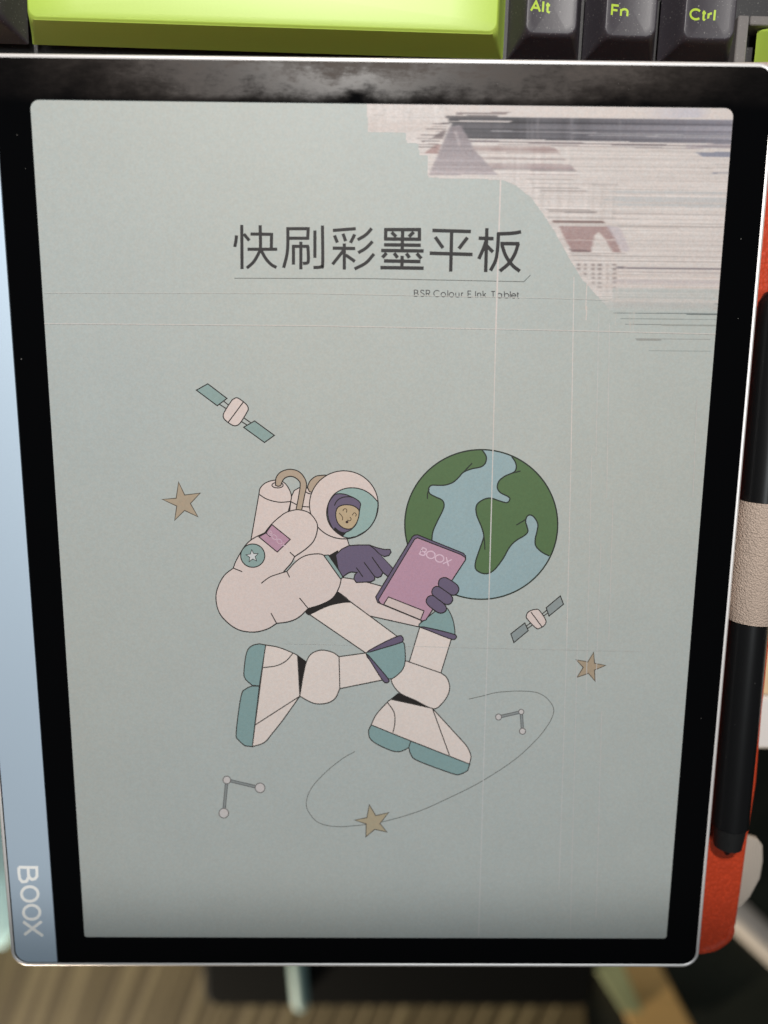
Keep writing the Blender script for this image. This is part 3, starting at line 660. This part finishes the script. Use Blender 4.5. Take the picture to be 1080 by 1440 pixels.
def keycap_mesh(name, wb, material, convex=False, db=18.1, wt=None, dt=13.6, h=9.4):
    """keycap with its top front edge on y = 0 and its top at z = 0"""
    wt = wt or wb-5.6; mb = MB(); yb0 = -2.6; yb1 = yb0+db; yt0 = 0; yt1 = dt
    def top(x, y):
        if convex: return .55*(1-((y-dt/2)/(dt/2))**2)-.5
        return -.75*(1-min(1, abs(x)/(wt/2))**2)
    rings = []
    for t in (0, .02, .25, .5, .75, .92):
        u = t**.9
        rings.append(rrect(-(wb/2+(wt/2-wb/2)*u), yb0+(yt0-yb0)*u, wb/2+(wt/2-wb/2)*u, yb1+(yt1-yb1)*u, .5+1.5*u, -h+h*t-.25*t, 7))
    for ins, dz in ((.12, -.30), (.3, -.1), (.6, 0)):
        rings.append([(x, y, dz+top(x, y)) for x, y, _ in rrect(-wt/2+ins*.8, yt0+ins*.8, wt/2-ins*.8, yt1-ins*.8, 2.0-ins*.3, 0, 7)])
    last = rings[-1]; cx, cy = 0, dt/2
    for k in (.8, .55, .3, .1):
        r = [(cx+(x-cx)*(1-(1-k)*(1 if wt < 30 else 1)), cy+(y-cy)*k) for x, y, _ in last]
        rings.append([(x, y, top(x, y)) for x, y in r])
    mb.loft(rings); o = mb.build(name, material, None, smooth=38); return o, top
U = 19.05
def place(o, x, y, z=0):
    o.parent = KB; o.location = Vector((x, y, z))*.001
xa = 40.2
o, _ = keycap_mesh('space_bar', 6.25*U-.9, M_LIME, convex=True, wt=6.25*U-6.6, dt=14.2); place(o, xa-U/2-6.25*U/2, 0)
o['label'] = 'lime green space bar'
mod, topf = keycap_mesh('key', 18.1, M_KEY); place(mod, xa, 0)
keys = [mod]
for x in (xa+U, xa+2*U):
    c = mod.copy(); COL.objects.link(c); place(c, x, 0); keys.append(c)
for (nm, q, k) in (('Alt', .0, 0), ('Fn', 0, 1), ('Ctrl', 0, 2)):
    keys[k]['label'] = 'charcoal key marked '+nm
    tgt = {'Alt': (746, 15.0, 773), 'Fn': (859.5, 20.5, 882), 'Ctrl': (969.5, 25.5, 1004.5)}[nm]
    gx, gy = at(tgt[0], tgt[1], -17.5); gx2, _y = at(tgt[2], tgt[1]+1.5, -17.5)
    kx = [xa, xa+U, xa+2*U][k]; wadv = sum(GL[ch][0]+.22 for ch in nm)-.22
    sc = (gx2-gx)/wadv; L = Print(0, xf=lambda p: p)
    lx = gx-kx; ly = gy-126.9+.0148*gx
    hgt = 2.15
    write(L, nm, (lx, ly), (sc, -.02), (.02, hgt), .50, (1, 1, 1), gap=.22)
    L.v = [(x, y, topf(x, y)+.03) for x, y, _ in L.v]
    lg = L.build('legend', keys[k], M_LEG)
lk, _ = keycap_mesh('key', 1.25*U-.95, M_KEY); place(lk, xa-U/2-6.25*U-1.25*U/2, 0)
for i in range(10):                               # the next row, just above the frame
    c = lk.copy() if i == 9 else mod.copy(); COL.objects.link(c); place(c, xa+U*1.5-U*(i if i < 9 else 9.2), U)
    if 'label' in c: del c['label']
for i in range(3):                                # arrow cluster in its own pocket
    if i == 0: ak, _ = keycap_mesh('key', 18.1, M_LIME); place(ak, 103.0, -9.4); ak['label'] = 'lime green arrow key'
    else: c = ak.copy(); COL.objects.link(c); place(c, 103.0+U*i, -9.4)
mb = MB()                                         # case: floor pan with front rail, divider beside Ctrl
def box(m, x0, y0, z0, x1, y1, z1, r=.6, mi=0):
    m.loft([rrect(x0, y0, x1, y1, r, z0, 3), rrect(x0, y0, x1, y1, r, z1-r*.5, 3), rrect(x0+r*.4, y0+r*.4, x1-r*.4, y1-r*.4, r*.8, z1, 3)], mi=mi)
box(mb, -135, -14.5, -31, 155, 110, -13.5, 2)
mb.build('case', M_CASE, KB)
mb = MB(); box(mb, 87.9, -12.0, -13.4, 90.7, 8.4, -7.0, .5); box(mb, 90.9, 6.2, -13.4, 152, 8.4, -7.0, .5); mb.build('divider', M_GREY, KB)

# ------------------------------------------------------------------ folio case under the tablet
def leather(name, c, scale, var=.2, bs=.5, rough=.6):
    m, nt, b = mat(name, c, rough, 0, .35)
    v = node(nt, 'ShaderNodeTexVoronoi'); v.inputs['Scale'].default_value = scale
    tc = node(nt, 'ShaderNodeTexCoord'); w = noise(nt, scale*.6, 3, .6); n = noise(nt, scale*.12, 4, .6)
    nt.links.new(tc.outputs['Object'], v.inputs['Vector'])
    h = node(nt, 'ShaderNodeMath', operation='ADD'); nt.links.new(v.outputs['Distance'], h.inputs[0]); nt.links.new(w.outputs[0], h.inputs[1])
    bump(nt, b, h.outputs[0], bs, .0003)
    c1 = mixc(nt, n.outputs[0], tuple(x*(1-var) for x in c), tuple(min(1, x*(1+var)) for x in c))
    c2 = mixc(nt, remap(nt, h.outputs[0], .55, 1.0, 0, .5), c1, tuple(x*.55 for x in c))
    nt.links.new(c2, b.inputs['Base Color']); return m
M_ORANGE = leather('orange_leather', (.60, .058, .016), 1100, .16, .45, .55)
M_BEIGE = leather('beige_leather', (.60, .47, .385), 2300, .10, .8, .65)
M_LINEN, nt, b = mat('beige_linen', (.5, .44, .38), .8)
wv1 = node(nt, 'ShaderNodeTexWave', wave_type='BANDS', bands_direction='X'); wv1.inputs['Scale'].default_value = 420; wv1.inputs['Distortion'].default_value = 2
wv2 = node(nt, 'ShaderNodeTexWave', wave_type='BANDS', bands_direction='Y'); wv2.inputs['Scale'].default_value = 420; wv2.inputs['Distortion'].default_value = 2
tc = node(nt, 'ShaderNodeTexCoord'); nt.links.new(tc.outputs['Object'], wv1.inputs[0]); nt.links.new(tc.outputs['Object'], wv2.inputs[0])
h = node(nt, 'ShaderNodeMath', operation='MULTIPLY'); nt.links.new(wv1.outputs['Fac'], h.inputs[0]); nt.links.new(wv2.outputs['Fac'], h.inputs[1])
nt.links.new(mixc(nt, h.outputs[0], (.36, .31, .26), (.58, .52, .45)), b.inputs['Base Color']); bump(nt, b, h.outputs[0], .6, .0002)
FO = tag(empty('folio_case', (0, 0, -9)), 'orange leather folio case with beige lining lying under the tablet', 'tablet case')
def slab(poly, z0, z1, bev=.5):
    c = np.mean(np.array(poly), 0)
    def ins(k):
        P_ = [np.array(p) for p in poly]; out = []
        for i in range(len(P_)):
            a, b_, d = P_[i-1], P_[i], P_[(i+1) % len(P_)]; t = (d-a); t = t/np.linalg.norm(t); nn = np.array([-t[1], t[0]])
            if nn @ (c-b_) < 0: nn = -nn
            out.append(b_+nn*k)
        return out
    m = MB(); m.loft([[(*p, z) for p in ins(k)] for k, z in ((bev*.6, z0), (0, z0+bev*.5), (0, z1-bev*.6), (bev*.5, z1-.1*bev), (bev, z1))]); return m
zf = -8.0
br = [at(1064, 1100, zf), at(1053, 1170, zf), at(1040.5, 1262, zf), at(1035, 1300, zf), at(1030, 1318, zf), at(1021, 1330, zf), at(1008, 1338.5, zf), at(990, 1342.5, zf)]
er = at(1072, 1000, zf)
back = [(-96, -113.0)]+[(60, -113.2), (86, br[-1][1])]+br[::-1]+[er, (103.5, 60), (101.8, 110), (97, 115.4), (84, 115.6), (-92, 113.4), (-96, 108)]
m = slab(back, zf-2.6, zf, .7); bp = m.build('back_panel', M_ORANGE, None, smooth=40); bp.parent = FO; bp.location = Vector((0, 0, 9))*.001
def put(o, parent=FO): o.parent = parent; o.location = Vector((0, 0, 9))*.001; return o
# turned-over seam along the bottom corner
pth = [at(985, 1336, zf), at(1001, 1334, zf), at(1012, 1329, zf), at(1025, 1318, zf), at(1031, 1300, zf)]
m = MB()
rings = []
sp = smooth_path(pth, 5)
for i, p in enumerate(sp):
    q0 = np.array(sp[max(0, i-1)]); q1 = np.array(sp[min(len(sp)-1, i+1)]); t = (q1-q0)/np.linalg.norm(q1-q0); nn = np.array([-t[1], t[0]]); r = 1.1*min(1, .2+min(i, len(sp)-1-i)*.35)
    rings.append([(p[0]+nn[0]*r*math.cos(R_(a)), p[1]+nn[1]*r*math.cos(R_(a)), zf-.1+r*.55*math.sin(R_(a))) for a in range(0, 360, 45)])
m.loft(rings); put(m.build('turned_seam', M_ORANGE, None, smooth=60))
# lining that peeks out along the top right
m = slab([(20, 112.0), (86, 109), (97.5, 107), (96.2, 114.6), (90, 116.6), (60, 115.9), (30, 114.2)], -7.9, -5.6, .5); put(m.build('lining_edge', M_BEIGE, None, smooth=40))
# pen loop: a band of beige leather wrapped over the stylus
def band(y0, y1, cx, cz, r, th, x_in):
    n = 18; outer = []; 
    def arcp(rad): return [(cx+rad*math.cos(R_(a)), cz+rad*math.sin(R_(a))) for a in np.linspace(205, -50, n)]
    m = MB(); rings = []
    ys = np.linspace(y0, y1, 9)
    for k, y in enumerate(ys):
        e = .35 if k in (0, 8) else 0
        po = arcp(r+th-e); pi = arcp(r)
        sk = .9*math.sin(math.pi*0)
        rings.append([(x, y+(-.035*(x-cx)), z) for x, z in po]+[(x, y+(-.035*(x-cx)), z) for x, z in reversed(pi)])
    m.loft(rings); return m
PENX, PENZ, PENR = 94.5, -3.3, 4.75
y_top = at(1055, 709, 1.5)[1]; y_bot = at(1050, 880, 1.5)[1]
put(band(y_bot, y_top, PENX+.35, PENZ, PENR+.15, .95, 87).build('pen_loop', M_BEIGE, None, smooth=50))
# folded flap of the cover, its woven lining showing past the corner
zt = -13.5
tabp = [at(1020, 1172, zt), at(1048, 1177, zt), at(1066, 1180, zt), at(1073.5, 1190, zt), at(1074, 1212, zt), at(1070, 1236, zt), at(1056, 1262, zt), at(1042, 1278, zt), at(1015, 1282, zt)]
m = slab(tabp, zt-2.2, zt, .8); put(m.build('folded_flap', M_LINEN, None, smooth=50))
# the cover folded into a foot between panel and desk
m = slab([(-80, -70), (78, -70), (78, 60), (-80, 60)], -49.6, -45.5, .7); 
m.loft([[(-80, 40, -46), (78, 40, -46), (78, 44, -46), (-80, 44, -46)], [(-80, 52, -10.7), (78, 52, -10.7), (78, 56, -10.7), (-80, 56, -10.7)]])
m.loft([[(-80, -66, -46), (78, -66, -46), (78, -62, -46), (-80, -62, -46)], [(-80, -72, -10.7), (78, -72, -10.7), (78, -68, -10.7), (-80, -68, -10.7)]])
put(m.build('cover_stand', M_ORANGE, None, smooth=40))

# ------------------------------------------------------------------ stylus in the loop
M_PEN, nt, b = mat('matt_black_plastic', (.006, .006, .0065), .34, 0, .4)
v = noise(nt, 1700, 1, .5); nt.links.new(mixc(nt, remap(nt, v.outputs[0], .80, .84, 0, .35), (.006, .006, .0065), (.4, .38, .36)), b.inputs['Base Color'])
M_NIB, _, _ = mat('black_nib', (.009, .009, .009), .5)
ST = tag(empty('stylus', (PENX, -80, PENZ)), 'black round stylus held by the beige loop beside the right edge of the tablet', 'stylus')
pt0 = at(1021, 1166, PENZ+2)[1]; pt1 = 66.0
def turned(prof, n=28, flat=0):
    m = MB(); m.loft([[(r*math.cos(2*math.pi*k/n), y, r*math.sin(2*math.pi*k/n)) for k in range(n)] for y, r in prof]); return m
tilt = math.atan2(-1.6, 150)
def pen_part(o): o.parent = ST; return o
yo = 80
pr = [(pt0+yo, 4.4), (pt0+yo+.3, 4.7), (pt0+yo+40, PENR), (pt1+yo-8, PENR), (pt1+yo-3, 4.5), (pt1+yo-.8, 3.4), (pt1+yo, 1.6)]
pen_part(turned(pr).build('barrel', M_PEN, None, smooth=40))
pen_part(turned([(pt0+yo-6.4, 3.0), (pt0+yo-6.0, 3.6), (pt0+yo-.5, 4.25), (pt0+yo-.05, 4.3)]).build('grip_ring', M_NIB, None, smooth=40))
pen_part(turned([(pt0+yo-8.8, .35), (pt0+yo-8.4, .7), (pt0+yo-6.3, 1.6)]).build('nib', M_NIB, None, smooth=40))

# ------------------------------------------------------------------ desk, floor and the things out of focus below
def wood(name, c, sc=6, rough=.45):
    m, nt, b = mat(name, c, rough)
    n = noise(nt, sc, 5, .6, (1, 14, 14)); nt.links.new(mixc(nt, n.outputs[0], tuple(x*.72 for x in c), tuple(min(1, x*1.2) for x in c)), b.inputs['Base Color']); return m
DZ = -48.0
M_DESK = wood('pale_wood', (.90, .62, .36)); M_WHITE = flatm('white_edge', (.82, .78, .74), .4, nscale=60, var=.04)
ye = at(1075, 980, DZ)[1]; yw = at(1075, 1055, DZ)[1]
DK = tag(empty('desk', (0, 300, -720)), 'pale wooden desk top with a white front edge under the tablet and keyboard', 'desk')
def dk(o): o.parent = DK; o.location = -DK.location; return o
mb = MB(); box(mb, -650, ye+.6, DZ-22, 650, 620, DZ, 1.0); dk(mb.build('desk_top', M_DESK, None))
mb = MB(); box(mb, -650, yw, DZ-22, 650, ye, DZ, 3.0); dk(mb.build('edge_band', M_WHITE, None, smooth=40))
for sx in (-600, 600):
    for sy in (60, 570):
        mb = MB(); box(mb, sx-22, sy-22, -720, sx+22, sy+22, DZ-22.2, 3); dk(mb.build('leg', M_WHITE, None))

FZ = -720.0
M_FLOOR = flatm('dark_floor', (.018, .021, .015), .7, spec=.2, nscale=8, var=.5)
mb = MB(); mb.add([(-6000, -6000, FZ), (6000, -6000, FZ), (6000, 6000, FZ), (-6000, 6000, FZ)], [(0, 1, 2, 3)])
tag(mb.build('floor', M_FLOOR), kind='structure')

M_MAT = flatm('brown_mat', (.105, .074, .026), .85, nscale=120, var=.35, bumps=.3)
M_RIB = flatm('pale_rib', (.21, .16, .07), .8, nscale=160, var=.25, bumps=.3)
a0 = np.array(at(0, 1400, FZ)); MT = tag(empty('striped_mat', (-250, -760, FZ)), 'brown woven floor mat with paler raised stripes under the lower left of the tablet', 'mat')
mb = MB(); q = [at(-220, 1300, FZ+4), at(-260, 1640, FZ+4), at(840, 1640, FZ+4), at(812, 1300, FZ+4)]
m = slab([tuple(p) for p in q], FZ+.3, FZ+4, 1); o = m.build('mat_base', M_MAT, None); o.parent = MT; o.location = -MT.location
p0 = np.array(at(78, 1440, FZ+5)); p1 = np.array(at(107, 1358, FZ+5)); dv = (p1-p0)/np.linalg.norm(p1-p0); ang = math.atan2(dv[1], dv[0])
mb = MB(); hl = 130
mb.loft([[(x, -5.2, 0), (x, -4.2, .9), (x, 0, 1.3), (x, 4.2, .9), (x, 5.2, 0)] for x in (-hl, hl)])
ribm = None
pxs = [-75, -42, -10, 22, 50, 78, 104, 122, 146, 168, 190, 215, 242, 268, 290, 318, 345, 371, 398, 425, 452, 480, 508, 536, 565, 594, 622, 650, 680, 710, 740, 770]
for i, px in enumerate(pxs):
    x, y = at(px+random.uniform(-6, 6), 1436, FZ+4)
    if ribm is None: o = mb.build('rib', M_RIB, None, smooth=60); ribm = o
    else: o = ribm.copy(); COL.objects.link(o)
    o.parent = MT; o.location = Vector((x, y, FZ+4.05))*.001-MT.location; o.rotation_euler = (0, 0, ang+random.uniform(-.03, .03)); o.scale = (1, random.choice([.5, .7, 1, 1.35]), 1)

# low black box standing on the mat
M_BLACK = flatm('black_fabric', (.005, .005, .0045), .8, spec=.1, nscale=300, var=.3)
zb = FZ+70
xl, yl = at(285, 1421, zb); xr, yr = at(838, 1421, zb)
BX = tag(empty('black_box', ((xl+xr)/2, yl+60, FZ)), 'low black box with a rimmed lid on the mat below the tablet', 'box')
mb = MB(); box(mb, xl+6, yl+4, FZ+4.2, xr-6, yl+170, zb-16, 14); o = mb.build('box_body', M_BLACK, None, smooth=40); o.parent = BX; o.location = -BX.location
mb = MB(); box(mb, xl, yl, zb-15.8, xr, yl+176, zb, 18); o = mb.build('lid', M_BLACK, None, smooth=40); o.parent = BX; o.location = -BX.location

def tube(p, q, r, n=20):
    p = np.array(p, float); q = np.array(q, float); d = (q-p); L = np.linalg.norm(d); d /= L
    u = np.cross(d, [0, 0, 1]); u /= np.linalg.norm(u); v = np.cross(u, d); m = MB(); rings = []
    for t, k in ((0, .3), (.06*r/L*10, .75), (.12*r/L*10, 1), (1-.12*r/L*10, 1), (1-.05*r/L*10, .75), (1, .3)):
        c = p+d*L*t; rings.append([tuple(c+r*k*(math.cos(2*math.pi*j/n)*u+math.sin(2*math.pi*j/n)*v)) for j in range(n)])
    m.loft(rings); return m
M_TEAL = flatm('pale_teal_paint', (.27, .42, .40), .6, nscale=40, var=.06)
zt2 = zb+10.4
a = at(410, 1270, zt2); b_ = at(424, 1421, zt2)
o = tube((*a, zt2), (*b_, zt2), 10.2).build('teal_tube', M_TEAL, None, smooth=50)
tag(o, 'pale teal tube lying across the black box below the bottom edge of the tablet', 'tube')

M_PLANK = wood('brown_wood', (.68, .42, .15), 10, .6); M_GREEN = flatm('sage_green_paint', (.36, .38, .19), .6, nscale=60, var=.15)
zp = FZ+24
m = slab([at(838, 1330, zp), at(912, 1330, zp), at(984, 1462, zp), at(893, 1462, zp)], FZ+4.3, zp, 2); o = m.build('wooden_board', M_PLANK, None)
tag(o, 'brown wooden board slanting across the floor below the bottom right corner of the tablet', 'board')
m = slab([at(812, 1325, zp+8), at(862, 1325, zp+8), at(905, 1424, zp+8), at(876, 1424, zp+8)], zp+.3, zp+8, 2); o = m.build('green_strip', M_GREEN, None)
tag(o, 'sage green strip lying on the left side of the wooden board', 'strip')
M_TUBEW = flatm('off_white_paint', (.62, .56, .50), .5, nscale=40, var=.08)
zw = FZ+19.5
a = at(985, 1238, zw); b_ = at(1150, 1392, zw)
o = tube((*a, zw), (*b_, zw), 19).build('white_rail', M_TUBEW, None, smooth=50); tag(o, 'off white round rail running past the bottom right corner of the orange case', 'rail')
M_CYAN = flatm('pale_cyan_cloth', (.58, .93, 1.0), .6, nscale=60, var=.06)
zc = FZ+55
m = slab([at(-120, 1080, zc), at(20, 1080, zc), at(40, 1200, zc), at(20, 1300, zc), at(4, 1336, zc), at(-110, 1352, zc)], FZ+.5, zc, 8); o = m.build('cyan_cushion', M_CYAN, None, smooth=50)
tag(o, 'pale cyan cushion on the floor beside the left edge of the tablet', 'cushion')

S.render.engine = 'CYCLES'
S.cycles.max_bounces = 6
print('desk edge', ye, yw, 'left limit', at(0, 1060, DZ), at(0, 1340, DZ))
